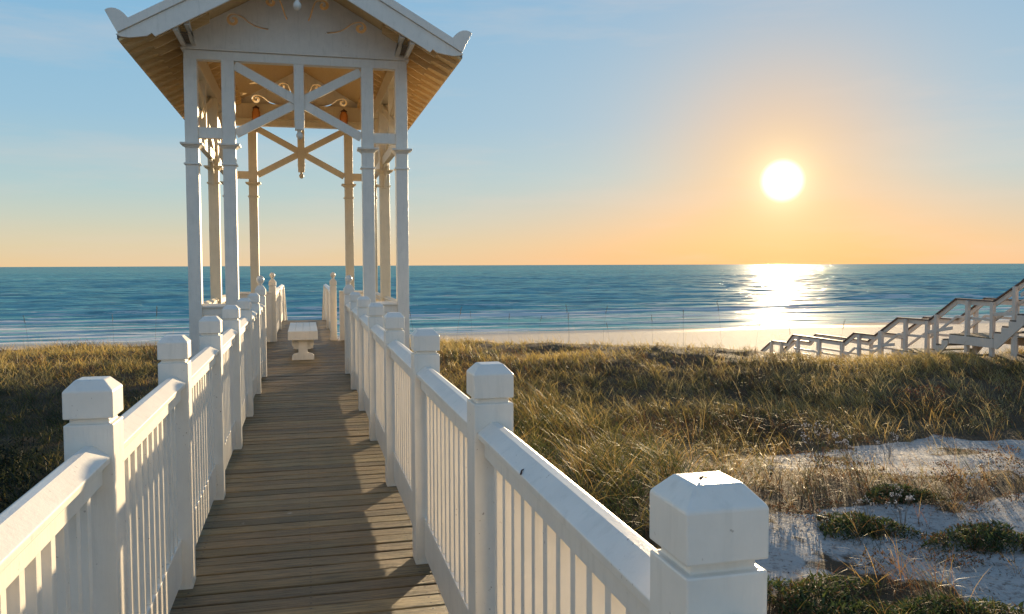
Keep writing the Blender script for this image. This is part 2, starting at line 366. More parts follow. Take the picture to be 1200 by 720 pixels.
# ------------------------------------------------------------------ boardwalk
def boards(mb_list, u0, u1, v0, v1, pitch=.14, z=0, seed=0, th=.034):
    rnd = random.Random(seed); vs = []; fs = []; tones = []
    u = u0
    while u < u1-.02:
        ue = min(u+pitch-rnd.uniform(.010, .019), u1)
        a, b_ = v0-rnd.uniform(0, .02), v1+rnd.uniform(0, .025); dz0, dz1 = rnd.uniform(-.003, .003), rnd.uniform(-.003, .003); cup = rnd.uniform(-.002, .0015)
        n = len(vs); K = 5
        for k in range(K):
            q = k/(K-1); vv = a+(b_-a)*q; zz = z+dz0+(dz1-dz0)*q+rnd.uniform(-.0012, .0012); du = rnd.uniform(-.0015, .0015)
            vs += [(vv, u+du, zz-th), (vv, ue+du, zz-th), (vv, ue+du, zz-.004), (vv, ue-.005+du, zz), (vv, (u+ue)/2, zz+cup), (vv, u+.005+du, zz), (vv, u+du, zz-.004)]
        for k in range(K-1):
            for i in range(7):
                j = (i+1) % 7; fs.append((n+k*7+i, n+k*7+j, n+(k+1)*7+j, n+(k+1)*7+i))
        fs += [tuple(n+i for i in range(6, -1, -1)), tuple(n+(K-1)*7+i for i in range(7))]
        tb = rnd.uniform(.62, 1.3); col = (tb*rnd.uniform(.97, 1.05), tb, tb*rnd.uniform(.93, 1.03), 1); tones += [col]*(K*7)
        u += pitch
    me = bpy.data.meshes.new('deck_boards'); me.from_pydata(vs, [], fs)
    a = me.attributes.new('tone', 'FLOAT_COLOR', 'POINT'); a.data.foreach_set('color', np.array(tones, np.float32).ravel())
    bm = bmesh.new(); bm.from_mesh(me); bmesh.ops.recalc_face_normals(bm, faces=bm.faces); bm.to_mesh(me); bm.free()
    return me
walk = empty('boardwalk', (0, 0, 0), 'weathered brown plank boardwalk running from the foreground to the white pavilion', 'boardwalk')
link('deck_boards', boards(None, -2.2, 12.86, -.74, .73, seed=1), 'deck', walk)
for x in (-.71, 0, .68): MB().box(x-.02, x+.02, -2.2, 12.8, -.24, -.038).obj('joist', 'timber', walk)
for u in np.arange(-1.0, 12.5, 2.8):
    for x in (-.62, .59): MB().box(x-.07, x+.07, u-.07, u+.07, -2.0, -.242).obj('pile', 'timber', walk)

PW = .071
PITCH = 1.676
def post_mesh():
    return MB().sq(0, 0, [(0, PW), (1.163, PW), (1.163, PW-.014), (1.1805, PW-.014)]).mesh('post')
def cap_mesh():
    return MB().sq(0, 0, [(1.181, PW+.001), (1.266, PW+.001), (1.299, PW-.029)]).mesh('post_cap')
me_post, me_cap = post_mesh(), cap_mesh()
def add_post(parent, x, y, z=0):
    p = link('post', me_post.copy() if not me_post.users else me_post, None if me_post.materials else 'white_paint', parent, .004); p.location = (x, y, z)
    p.rotation_euler = (0, 0, random.uniform(-.012, .012))
    c = link('post_cap', me_cap, None if me_cap.materials else 'white_paint', p, .004); return p
def newel(parent, x, y, h=1.33, pm='white_paint', half=PW, ball=True):
    p = MB().sq(0, 0, [(0, half), (h-.16, half), (h-.16, half-.014), (h-.14, half-.014), (h-.14, half+.006), (h-.06, half+.006), (h, half-.035)]).obj('newel_post', pm, parent, .004); p.location = (x, y, 0)
    if ball: MB().lathe(0, 0, [(h, .03), (h+.02, .022), (h+.035, .035), (h+.055, .05), (h+.085, .058), (h+.115, .05), (h+.137, .032), (h+.147, .006)], 18).obj('finial', pm, p, 0, True)
    return p
cap_prof = [(-.058, 1.040), (.058, 1.040), (.060, 1.062), (.012, 1.098), (-.012, 1.098), (-.060, 1.062)]
def section(parent, x, u0, u1, nb=12, pm='white_paint', dz=0, balm=None):
    r = MB().prism([(p[0], p[1]) for p in cap_prof], 'y', u0-.0, u1+.0).obj('handrail', pm, parent, .003); r.location = (x, 0, dz)
    MB().box(-.036, .036, u0, u1, .975, 1.0395).obj('sub_rail', pm, r, .002)
    b_ = MB().box(-.022, .022, u0, u1, .05, .262).obj('bottom_rail', pm, parent, .003); b_.location = (x, 0, dz)
    gap = (u1-u0-nb*.038)/(nb+1)
    for k in range(nb):
        y = u0+gap+k*(gap+.038)+.019
        o_ = link('baluster', me_bal, None if me_bal.materials else pm, parent, .002); o_.location = (x, y, dz); o_.rotation_euler = (0, 0, random.uniform(-.03, .03))
me_bal = MB().box(-.019, .019, -.019, .019, .2625, .9745).mesh('baluster')
XR, XL = .565+PW, -.585-PW
for x, first, lab in ((XR, -.506, 'white baluster railing along the right edge of the boardwalk, beside the dune grass'), (XL, -.566, 'white baluster railing along the left edge of the boardwalk, sunlit inner faces')):
    rl = empty('railing', (0, 0, 0), lab, 'railing', 'white railings of the boardwalk')
    us = [first+PITCH*k for k in range(9)]
    for k, u in enumerate(us[:8]):
        add_post(rl, x, u+PW)
        section(rl, x, u+2*PW-.001, us[k+1]+.001, 12)
    newel(rl, x, us[8]+PW, 1.36)

# ------------------------------------------------------------------ pavilion
CX = -.055; UF, UB, UM = 12.94, 18.69, 15.81
pav = empty('pavilion', (CX, UF, 0), 'tall white gabled timber pavilion over the boardwalk with crossed braces and scroll cut-outs', 'pavilion')
def pv(o): o.location = (o.location.x, o.location.y-UF, o.location.z); return o   # geometry is written with x about the centre and real distance in y
HW = .089
mcol = MB().sq(0, 0, [(-1.6, HW), (3.11, HW), (3.112, HW+.022), (3.136, HW+.022), (3.138, HW), (3.345, HW), (3.36, HW+.012), (3.385, HW+.035), (3.395, HW+.062), (3.422, HW+.066), (3.424, HW), (4.615, HW)]).mesh('column')
WP = 'white_paint'
front_in, side_in = .997, 1.507
mcol2 = mcol.copy(); mcol2.materials.append(M['bounce_tint_paint'])
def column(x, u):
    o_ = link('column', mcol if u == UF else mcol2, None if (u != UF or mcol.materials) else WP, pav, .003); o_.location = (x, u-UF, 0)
for u in (UF, UB):
    for x in (-side_in, -front_in, front_in, side_in): column(x, u)
for x in (-side_in, side_in): column(x, UM)
def P_(mb, name, m=WP, bev=.003, smooth=False): return pv(mb.obj(name, m, pav, bev, smooth))
ex = side_in+HW
for u, sgn in ((UF, -1), (UB, 1)):
    WQ = WP if sgn < 0 else 'bounce_tint_paint'
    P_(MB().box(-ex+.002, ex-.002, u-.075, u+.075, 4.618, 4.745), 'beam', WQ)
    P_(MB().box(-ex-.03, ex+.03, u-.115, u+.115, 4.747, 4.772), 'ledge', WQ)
    P_(MB().box(-ex+.05, ex-.05, u-sgn*.05-.02, u-sgn*.05+.02, 4.775, 5.08), 'tie_board', 'bounce_tint_paint')
    # crossed braces, king post and ball
    for s in (-1, 1):
        P_(MB().bar((-.905, u-.012*s, 4.075+s*.49), (.905, u-.012*s, 4.075-s*.49), .05, .13, (0, 1, 0)), 'cross_brace', WQ)
        P_(MB().box(min(s*(front_in+HW), s*(side_in-HW)), max(s*(front_in+HW), s*(side_in-HW)), u-.05, u+.05, 3.50, 3.655), 'short_rail', WQ)
    P_(MB().sq(0, u, [(3.665, .066), (3.80, .072), (3.80, .076), (3.815, .076), (3.815, .072), (4.617, .072)]), 'king_post', WQ)
    P_(MB().lathe(0, u, [(3.525, .008), (3.54, .034), (3.57, .050), (3.60, .050), (3.63, .03), (3.645, .024), (3.664, .04)], 16), 'pendant_ball', WQ, 0, True)
# side frames
for s in (-1, 1):
    x = s*side_in
    P_(MB().box(x-.07, x+.07, UF+HW, UB-HW, 4.62, 4.93), 'side_beam', 'bounce_tint_paint')
    for a_, b_ in ((UF+HW, UM-HW), (UM+HW, UB-HW)):
        mid = (a_+b_)/2
        P_(MB().box(x-.045, x+.045, a_, b_, 3.50, 3.655), 'side_rail', 'bounce_tint_paint')
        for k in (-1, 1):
            P_(MB().bar((x+.012*k, a_, 4.135+k*.42), (x+.012*k, b_, 4.135-k*.42), .05, .14, (1, 0, 0)), 'cross_brace', 'bounce_tint_paint')
        P_(MB().sq(x, mid, [(3.66, .05), (4.618, .05)]), 'king_post', 'bounce_tint_paint')
        # curved bracket under each side rail
        for e, d_ in ((a_, 1), (b_, -1)):
            pts = [(e+d_*(.42*(1-math.cos(t_))), 3.50-.42*(1-math.sin(t_))) for t_ in np.linspace(0, math.pi/2, 9)]
            poly = [(e, 3.499)]+[(p[0], min(p[1], 3.499)) for p in pts[:-1]]
            poly = [(e, 3.08)]+[(e+d_*.05, 3.08)]+[(e+d_*(.05+.36*(1-math.cos(t_))), 3.08+.36*math.sin(t_)) for t_ in np.linspace(.25, math.pi/2, 8)]+[(e+d_*.41, 3.498), (e, 3.498)]
            P_(MB().prism(poly, 'x', x-.025, x+.025), 'bracket', 'bounce_tint_paint')
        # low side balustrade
        g_ = P_(MB().prism([(p[0]*.9+x, p[1]-.01) for p in cap_prof], 'y', a_, b_), 'low_rail', 'bounce_tint_paint')
        P_(MB().box(x-.03, x+.03, a_, b_, .96, 1.028), 'low_sub_rail'); P_(MB().box(x-.022, x+.022, a_, b_, .05, .2), 'low_bottom_rail')
        nb = 20
        mbb = MB()
        for k in range(nb):
            y = a_+(b_-a_)*(k+.5)/nb; mbb.box(x-.016, x+.016, y-.019, y+.019, .202, .958)
        P_(mbb, 'low_balusters', 'bounce_tint_paint', 0)
# low panels front and back between the paired columns
for u in (UF, UB):
    for s in (-1, 1):
        x0, x1 = sorted((s*(front_in+HW), s*(side_in-HW)))
        P_(MB().prism([(u+p[0]*.9, p[1]) for p in cap_prof], 'x', x0, x1), 'low_rail')
        P_(MB().box(x0, x1, u-.025, u+.025, .93, 1.038), 'low_sub_rail'); P_(MB().box(x0, x1, u-.018, u+.018, .05, .928), 'low_panel')
# wing panels joining the newels to the inner columns
for u, h in ((UF, 1.05), (UB, 1.06)):
    for s in (-1, 1):
        nx = (XR if s > 0 else XL)-CX
        x0, x1 = sorted((nx+s*PW, s*(front_in-HW)))
        P_(MB().box(x0, x1, u-.03, u+.03, .04, h), 'wing_panel'); P_(MB().box(x0-.0, x1+.0, u-.055, u+.055, h+.002, h+.04), 'wing_rail')
        P_(MB().box(x0, x1, u-.06, u+.06, .012, .038), 'wing_sill')
# floor
fl = link('floor_boards', boards(None, 12.86, 18.9, -1.66-CX, 1.55-CX, seed=5), 'deck', pav); fl.location = (0, -UF, 0)
for x in (-1.45, -.7, .7, 1.45): P_(MB().box(x-.03, x+.03, 12.86, 18.85, -.28, -.04), 'floor_joist', 'timber')
# roof
SL = .565; HZ = 5.97; HE = 2.27; U0, U1 = 11.98, 19.6
rz = lambda x: HZ-SL*abs(x)
th = math.atan(SL)
for s in (-1, 1):
    P_(MB().prism([(0, HZ-.10), (s*HE, rz(HE)-.10), (s*HE, rz(HE)-.06), (0, HZ-.06)], 'y', U0, U1), 'roof_boards', 'cedar', 0)
    P_(MB().prism([(0, HZ-.058), (s*(HE+.02), rz(HE+.02)-.058), (s*(HE+.02), rz(HE+.02)-.0), (0, HZ-.0)], 'y', U0+.002, U1-.002), 'roof_cover', 'shingle', 0)
    # rafter tails with shaped ends
    zt = lambda x: rz(x)-.102
    tail = [(1.2, zt(1.2)), (2.24, zt(2.24)), (2.24, zt(2.24)-.03), (2.17, zt(2.17)-.055), (2.08, zt(2.08)-.065), (1.98, zt(1.98)-.075), (1.93, zt(1.93)-.085), (1.92, zt(1.92)-.13), (1.2, zt(1.2)-.13)]
    for k in range(19):
        u = 12.16+k*.4
        P_(MB().prism([(s*p[0], p[1]) for p in tail], 'y', u-.02, u+.02), 'rafter', 'cedar', 0)
    P_(MB().box(*sorted((s*(ex-.03), s*(ex+.0))), UF+.1, UB-.1, 4.935, 4.97), 'frieze_board')
    # gable brackets: a pair of cheeks at each corner
    P_(MB().prism([(12.2, rz(1.51)-.30), (12.82, rz(1.51)-.30), (12.82, 4.86), (12.55, 4.9)], 'x', *sorted((s*1.471, s*1.549))), 'gable_bracket_core', 'timber')
    for x in (1.44, 1.58):
        P_(MB().prism([(11.985, rz(x)-.30), (12.83, rz(x)-.30), (12.83, 4.80), (12.62, 4.80), (12.45, 4.835), (12.15, 4.97)], 'x', s*x-.03, s*x+.03), 'gable_bracket')
P_(MB().box(-.025, .025, U0, U1, HZ-.22, HZ-.125), 'ridge_board', 'cedar')
for u, d_ in ((U0, -1), (U1, 1)):
    ua, ub = sorted((u, u+d_*.035))
    for s in (-1, 1):
        dk = lambda x: HZ-SL*x
        arc = [(2.30, dk(2.30)-.005), (2.24, dk(2.24)-.06), (2.14, dk(2.14)-.125), (2.02, dk(2.02)-.175), (1.92, dk(1.92)-.235+.02), (1.86, dk(1.86)-.205), (1.82, dk(1.82)-.27)]
        poly = [(0, dk(0)), (2.30, dk(2.30))]+arc[1:]+[(0, dk(0)-.27)]
        P_(MB().prism([(s*p[0], p[1]) for p in poly], 'y', ua, ub), 'barge_board')
        ua2, ub2 = sorted((u-d_*.01, u+d_*.065))
        ear = [(0, dk(0)+.004), (2.275, dk(2.275)+.004), (2.42, 4.965), (2.385, 4.99), (2.34, 5.0), (2.29, 4.997), (2.235, 4.975), (2.19, 4.94), (2.14, dk(2.14)+.125), (0, dk(0)+.125)]
        P_(MB().prism([(s*p[0], p[1]) for p in ear], 'y', ua2, ub2), 'barge_crown')
    P_(MB().sq(0, u+d_*.02, [(5.30, .055), (5.33, .062), (5.88, .062)]), 'gable_pendant')
    P_(MB().lathe(0, u+d_*.02, [(5.135, .006), (5.145, .030), (5.17, .050), (5.20, .056), (5.23, .048), (5.255, .028), (5.27, .026), (5.28, .045), (5.30, .05)], 16), 'pendant_ball', WP, 0, True)
# gable panels with pierced scrolls (a filled outline with holes, then turned into a mesh)
def scroll(cx, cz, r, turn0, turns, sgn, tail):
    """closed outline of a comma-like scroll: spiral round (cx,cz), then a tail through the points"""
    mid = []
    n = 22
    for i in range(n):
        q = i/(n-1); ang = turn0+sgn*turns*2*math.pi*q; rad = r*(.28+.72*q)
        mid.append((cx+rad*math.cos(ang), cz+rad*math.sin(ang)))
    mid += tail
    mid = [Vector((a, b)) for a, b in mid]; L = len(mid); A, B = [], []
    for i, p in enumerate(mid):
        d = (mid[min(i+1, L-1)]-mid[max(i-1, 0)]).normalized(); nn_ = Vector((-d.y, d.x)); q = i/(L-1)
        w = .009+.016*math.sin(math.pi*min(1, q*1.15+.06)*.97)
        A.append(p+nn_*w); B.append(p-nn_*w)
    return A+B[::-1]
def gable_mesh():
    cu = bpy.data.curves.new('gable', 'CURVE'); cu.dimensions = '2D'; cu.fill_mode = 'BOTH'; cu.extrude = .02
    def loop(pts):
        sp_ = cu.splines.new('POLY'); sp_.points.add(len(pts)-1)
        for q, p in zip(sp_.points, pts): q.co = (p[0], p[1], 0, 1)
        sp_.use_cyclic_u = True
    hb = HZ-.105
    loop([(-1.60, 4.775), (1.60, 4.775), (1.60, hb-SL*1.60), (0, hb), (-1.60, hb-SL*1.60)])
    for s in (-1, 1):
        L1 = scroll(.905, 5.195, .085, -1.75*math.pi, 1.15, 1, [(.83, 5.268), (.76, 5.235), (.69, 5.175), (.61, 5.13), (.52, 5.105), (.42, 5.09)])
        L2 = scroll(.37, 5.49, .075, -1.5*math.pi, 1.1, 1, [(.29, 5.555), (.25, 5.52), (.222, 5.45), (.20, 5.38), (.18, 5.31), (.15, 5.25)])
        for L in (L1, L2): loop([(s*p[0], p[1]) for p in (L if s > 0 else L)])
    tmp = bpy.data.objects.new('gable', cu); COL.objects.link(tmp)
    dg = bpy.context.evaluated_depsgraph_get(); me = bpy.data.meshes.new_from_object(tmp.evaluated_get(dg))
    bpy.data.objects.remove(tmp); bpy.data.curves.remove(cu)
    for v_ in me.vertices: v_.co = (v_.co.x, v_.co.z, v_.co.y)
    me.materials.clear(); me.update()
    bm = bmesh.new(); bm.from_mesh(me); bmesh.ops.recalc_face_normals(bm, faces=bm.faces); bm.to_mesh(me); bm.free()
    return me
gm = gable_mesh()
for u, d_ in ((UF-.085, -1), (UB+.085, 1)):
    o_ = link('gable_panel', gm, None if gm.materials else WP, pav); o_.location = (0, u-UF, 0)
    yb = u+d_*.026
    for A_, B_ in (((.40, 5.10), (.98, 5.36)), ((.06, 5.06), (.012, 5.45))):
        for s in (-1, 1):
            if A_[0] < .1 and s < 0: continue
            P_(MB().bar((s*A_[0], yb, A_[1]), (s*B_[0], yb, B_[1]), .008, .008, (0, 1, 0)), 'gable_bead', WP, 0)
# lanterns under the far tie beam
lan = []
for s, lab in ((-1, 'amber glass lantern on the far beam of the pavilion, left of the crossed braces'), (1, 'amber glass lantern on the far beam of the pavilion, right of the crossed braces')):
    l_ = empty('lantern', (CX+s*.90-.0, UB-.28, 4.80), lab, 'lantern', 'amber lanterns inside the pavilion'); l_.scale = (1.15, 1.15, 1.15)
    MB().lathe(0, 0, [(-.13, .03), (-.12, .055), (-.05, .075), (.05, .075), (.11, .05), (.12, .03)], 12).obj('glass', 'amber', l_, 0, True)
    MB().lathe(0, 0, [(.121, .06), (.135, .062), (.16, .02), (.17, .012)], 12).obj('lid', 'metal', l_)
    MB().lathe(0, 0, [(-.15, .01), (-.145, .035), (-.131, .04)], 12).obj('base', 'metal', l_)
    MB().box(-.012, .012, 0, .20, .15, .17).obj('arm', 'metal', l_)
    for k in range(4):
        a_ = math.pi/4+k*math.pi/2; MB().tube([(.078*math.cos(a_), .078*math.sin(a_), -.13), (.084*math.cos(a_), .084*math.sin(a_), 0), (.06*math.cos(a_), .06*math.sin(a_), .122)], .004).obj('cage_wire', 'metal', l_)
# bench in the middle of the pavilion
bn_ = empty('bench', (-.065, 16.1, 0), 'low white bench on pedestal feet standing lengthwise in the middle of the pavilion', 'bench')
sb = MB()
for k in range(4):
    x = -.25+.126*k; sb.box(x, x+.122, -1.16, 1.16, .478, .512)
sb.obj('seat', WP, bn_, .002)
MB().box(-.252, .252, -1.185, -1.162, .36, .51).obj('apron', 'white_paint', bn_, .003)
MB().box(-.252, .252, 1.162, 1.185, .36, .51).obj('apron', 'white_paint', bn_, .003)
for s in (-1, 1): MB().box(*sorted((s*.252, s*.23)), -1.16, 1.16, .36, .476).obj('side_apron', 'white_paint', bn_, .003)
for y in (-1.02, 1.02):
    f_ = MB().prism([(-.19, 0), (.19, 0), (.19, .07), (.16, .105), (.08, .125), (.07, .36), (-.07, .36), (-.08, .125), (-.16, .105), (-.19, .07)], 'y', y-.05, y+.05).obj('pedestal', WP, bn_, .004)
    MB().prism([(-.19, .25), (-.13, .18), (.13, .18), (.19, .25), (.19, .357), (-.19, .357)], 'y', y+.052, y+.10).obj('corbel', WP, bn_, .003)

# ------------------------------------------------------------------ far boardwalk past the pavilion
w2 = empty('boardwalk', (0, 18.8, 0), 'narrow plank walkway leading from the back of the pavilion towards the sea', 'boardwalk')
o_ = link('deck_boards', boards(None, .12, 7.3, -.74, .66, seed=9), 'deck', w2)
for x in (-.68, .6): MB().box(x-.03, x+.03, .12, 7.25, -.26, -.04).obj('joist', 'timber', w2)
for k in range(9): MB().box(-.70, .62, 7.3+.27*k, 7.3+.27*k+.29, -.17*(k+1)-.035, -.17*(k+1)).obj('step', 'timber', w2)
for x in (-.72, .65): MB().prism([(7.3, -.04), (9.85, -1.62), (9.85, -1.85), (7.3, -.30)], 'x', x-.02, x+.02).obj('stringer', 'grey_white_paint', w2)
for u in (1.5, 4.2, 6.9):
    for x in (-.62, .54): MB().box(x-.07, x+.07, u-.07, u+.07, -3.0, -.262).obj('pile', 'timber', w2)
for x, lab in ((.512+PW, 'short white railing on the right of the walkway behind the pavilion'), (-.635-PW, 'short white railing on the left of the walkway behind the pavilion')):
    rl = empty('railing', (0, 0, 0), lab, 'railing', 'short railings behind the pavilion')
    newel(rl, x, 18.8+PW, 1.36)
    for k, (a_, b_) in enumerate(((18.8, 22.4), (22.4, 26.0))):
        section(rl, x, a_+2*PW, b_, 28)
        if k: add_post(rl, x, a_+PW, -.20)
    add_post(rl, x, 26.0+PW, -.24)
    cv = [(26.1, 1.06), (26.7, 1.05), (27.3, .93), (28.2, .62), (29.4, .15), (31.2, -.55)]
    hr_ = MB()
    hr_.loft([[(x-.05, a_, b_-.05), (x+.05, a_, b_-.05), (x+.05, a_, b_), (x, a_, b_+.03), (x-.05, a_, b_)] for a_, b_ in cv]); hr_.obj('handrail', WP, rl, .003)
    for k in range(20):
        y = 26.3+k*.24; z0 = float(np.interp(y, [q[0] for q in cv], [q[1] for q in cv])); MB().box(x-.018, x+.018, y-.019, y+.019, z0-.85, z0-.03).obj('baluster', WP, rl)

# ------------------------------------------------------------------ beach stairs on the right
st = empty('beach_stairs', (17.5, 17.3, -1.2), 'weathered white timber stairs with dark handrails stepping down the dune to the beach', 'stairs')
V0 = 17.5; WD = .95; RH = .965
# rail line (u, z) going towards the sea
line = [(14.6, 3.1), (17.27, 1.19+.05), (18.15, .66), (19.47, .675), (20.46, .02), (21.80, .005), (22.82, -.615), (23.87, -.62), (24.40, -.962), (27.40, -.962), (27.78, -1.29), (28.82, -1.31), (29.6, -1.78)]
line[1] = (17.27, 1.20)
def S(mb, name, m, bev=.004): 
    o_ = mb.obj(name, m, st, bev); o_.location = (-17.5, -17.3, 1.2); return o_
for x in (V0, V0+WD):
    for (a_, za), (b_, zb) in zip(line[:-1], line[1:]):
        L = math.hypot(b_-a_, zb-za); ext = .02
        S(MB().bar((x, a_, za), (x, b_+ext, zb), .13, .035, (1, 0, 0)), 'handrail', 'rail_wood')
        S(MB().bar((x, a_, za-.085), (x, b_, zb-.085), .04, .12, (1, 0, 0)), 'top_board', 'grey_white_paint')
        if L > .6: S(MB().bar((x, a_, za-.50), (x, b_, zb-.50), .035, .07, (1, 0, 0)), 'middle_board', 'grey_white_paint')
def zr(u):
    for (a_, za), (b_, zb) in zip(line[:-1], line[1:]):
        if a_ <= u <= b_: return za+(zb-za)*(u-a_)/(b_-a_)
for x, us_ in ((V0, (14.7, 16.0, 17.45, 18.15, 19.0, 20.15, 20.50, 21.4, 22.5, 23.55, 24.42, 25.7, 27.0, 28.1, 28.8)), (V0+WD, (15.5, 17.3, 18.5, 19.9, 21.5, 22.85, 24.4, 26.0, 27.4, 28.8))):
    for u in us_:
        gzz = float(gz(np.array([x]), np.array([u]))[0]); w_ = .085 if u == 22.5 else .05
        xx = x-.075 if x == V0 else x+.075
        S(MB().box(xx-.05, xx+.05, u-w_, u+w_, min(gzz-.3, zr(u)-1.2), zr(u)-.03), 'post', 'grey_white_paint')
# landings and flights
prev = None
flats = [(18.15, 19.47, -.30), (20.46, 21.80, -.955), (22.82, 23.87, -1.585), (24.40, 27.40, -1.93), (27.78, 28.82, -2.27)]
for a_, b_, z_ in flats:
    me = boards(None, a_-.15, b_+.12, V0-.12, V0+WD+.12, z=z_, seed=int(a_*10)); o_ = link('landing', me, 'deck', st); o_.location = (-17.5, -17.3, 1.2)
    for x in (V0-.14, V0+WD+.14): S(MB().box(x-.02, x+.02, a_-.12, b_+.1, z_-.26, z_-.03), 'fascia', 'grey_white_paint')
def flight(ua, za, ub, zb):
    n = max(1, round((za-zb)/.165)-1); dz = (za-zb)/(n+1); du = (ub-ua)/max(n, 1)
    for k in range(n):
        z_ = za-dz*(k+1); S(MB().box(V0-.13, V0+WD+.13, ua+du*k-.02, ua+du*(k+1)+.02, z_-.04, z_), 'step', 'timber')
    for x in (V0-.155, V0+WD+.155):
        # saw-tooth stringer under the treads
        top = []
        for k in range(n): top += [(ua+du*k, za-dz*(k+1)-.042), (ua+du*(k+1), za-dz*(k+1)-.042)]
        poly = top+[(ub, zb-.25), (ub-.1, zb-.28), (ua, za-.30)]
        S(MB().prism(poly, 'x', x-.02, x+.02), 'stringer', 'grey_white_paint', 0)
flight(19.59, -.30, 20.31, -.955); flight(21.92, -.955, 22.67, -1.585); flight(23.99, -1.585, 24.25, -1.93); flight(27.52, -1.93, 27.63, -2.27); flight(28.94, -2.27, 29.9, -2.9); flight(15.9, 1.4, 18.0, -.30)
for (a_, za), (b_, zb) in zip(line[:-1], line[1:]):
    if zb < za-.25 and b_-a_ > .45: S(MB().bar((V0-.09, a_+.05, za-RH+.15), (V0-.09, b_, zb-.35), .03, .09, (1, 0, 0)), 'brace', 'grey_white_paint')

# ------------------------------------------------------------------ dune grass
class Blades:
    def __init__(s): s.co = []; s.face = []; s.col = []; s.n = 0
    def add(s, x, y, z, h, w, az, lean, curl, c0, c1, seg=3, faz=None):
        """arrays of blades; az = direction of lean, faz = facing of the flat side"""
        n = len(x); faz = az+math.pi/2 if faz is None else faz
        rows = []; cols = []
        for k in range(seg+1):
            q = k/seg
            out = h*(lean*q+curl*q*q); up = h*q*np.sqrt(np.clip(1-.45*(lean+curl*q)**2, .12, 1)) - h*.25*curl*q**3
            px, py, pz = x+np.cos(az)*out, y+np.sin(az)*out, z+up
            cc = c0*(1-q)+c1*q
            if k < seg:
                ww = w*(1-.75*q*q)/2; dx, dy = np.cos(faz)*ww, np.sin(faz)*ww
                rows += [np.stack([px-dx, py-dy, pz], 1), np.stack([px+dx, py+dy, pz], 1)]; cols += [cc, cc]
            else: rows.append(np.stack([px, py, pz], 1)); cols.append(cc)
        m_ = 2*seg+1
        s.co.append(np.stack(rows, 1).reshape(-1, 3)); s.col.append(np.stack(cols, 1).reshape(-1, 3))
        base_ = s.n+np.arange(n)*m_
        for k in range(seg-1):
            a = base_+2*k; s.face.append(np.stack([a, a+1, a+3, a+2], 1))
        a = base_+2*(seg-1); s.face.append(np.stack([a, a+1, a+2, a+2], 1)); s.n += n*m_
    def mesh(s, name):
        co = np.concatenate(s.co).astype(np.float32); col = np.concatenate(s.col).astype(np.float32); f = np.concatenate(s.face)
        tri = f[:, 2] == f[:, 3]; q = f[~tri]; t_ = f[tri][:, :3]
        me = bpy.data.meshes.new(name); me.vertices.add(len(co)); me.vertices.foreach_set('co', co.ravel())
        loops = np.concatenate([q.ravel(), t_.ravel()]).astype(np.int32); me.loops.add(len(loops)); me.loops.foreach_set('vertex_index', loops)
        st_ = np.concatenate([np.arange(len(q))*4, len(q)*4+np.arange(len(t_))*3]).astype(np.int32); me.polygons.add(len(st_)); me.polygons.foreach_set('loop_start', st_)
        me.update(calc_edges=True); me.shade_smooth()
        a = me.attributes.new('tone', 'FLOAT_COLOR', 'POINT'); a.data.foreach_set('color', np.concatenate([col, np.ones((len(col), 1), np.float32)], 1).ravel()); return me
def scatter(dens, u0, u1, vfun, keep):
    """random ground points, density per square metre"""
    a_, b_ = vfun(u0, u1); n = int(dens*(u1-u0)*(b_-a_)); u = RNG.uniform(u0, u1, n); v = RNG.uniform(a_, b_, n)
    k = keep(v, u); return v[k], u[k]
def walkfree(v, u):
    ok = (np.abs(v+.01) > .80) | (u > 29)
    ok &= ~((np.abs(v-CX) < 1.75) & (u > 12.6) & (u < 19))
    ok &= ~((v > V0-.25) & (v < V0+WD+.25) & (u > 15))
    return ok
B = Blades()
def lerp(a, b, t_): return np.array(a)*(1-t_[:, None])+np.array(b)*t_[:, None]
STRAW, OLIVE, GREEN, RUST, PALE = (.60, .42, .13), (.33, .255, .065), (.040, .055, .018), (.17, .075, .030), (.62, .50, .26)
def vr(u0, u1): return (-9-u1*.55, 5+u1*1.05)
def clump(cv, cu, per, spread, hmin, hmax, w, mixes, lean=(.08, .8), curl=(.1, 1.1), seg=3):
    """tufts: per blades round each centre; mixes = list of (root colour, tip colour, weight)"""
    n = len(cv)*per; v = np.repeat(cv, per)+RNG.normal(0, 1, n)*spread; u = np.repeat(cu, per)+RNG.normal(0, 1, n)*spread
    hs = np.repeat(RNG.uniform(hmin, hmax, len(cv)), per)*RNG.uniform(.55, 1.1, n)
    az = RNG.uniform(0, 2*np.pi, n); wind = math.radians(150)
    az = np.where(RNG.random(n) < .35, wind+RNG.normal(0, .7, n), az)
    idx = np.repeat(RNG.choice(len(mixes), len(cv), p=[m_[2] for m_ in mixes]), per)
    sw = RNG.random(n) < .25; idx = np.where(sw, RNG.choice(len(mixes), n, p=[m_[2] for m_ in mixes]), idx)
    c0 = np.array([m_[0] for m_ in mixes])[idx]*RNG.uniform(.75, 1.25, (n, 1)); c1 = np.array([m_[1] for m_ in mixes])[idx]*RNG.uniform(.8, 1.5, (n, 1))
    B.add(v, u, gz(v, u)-.02, hs, w*RNG.uniform(.7, 1.3, n), az, RNG.uniform(*lean, n), RNG.uniform(*curl, n), c0, c1, seg, RNG.uniform(0, np.pi, n))
def thick(v, u): return (fbm(v*.28, u*.28, 41, 3))
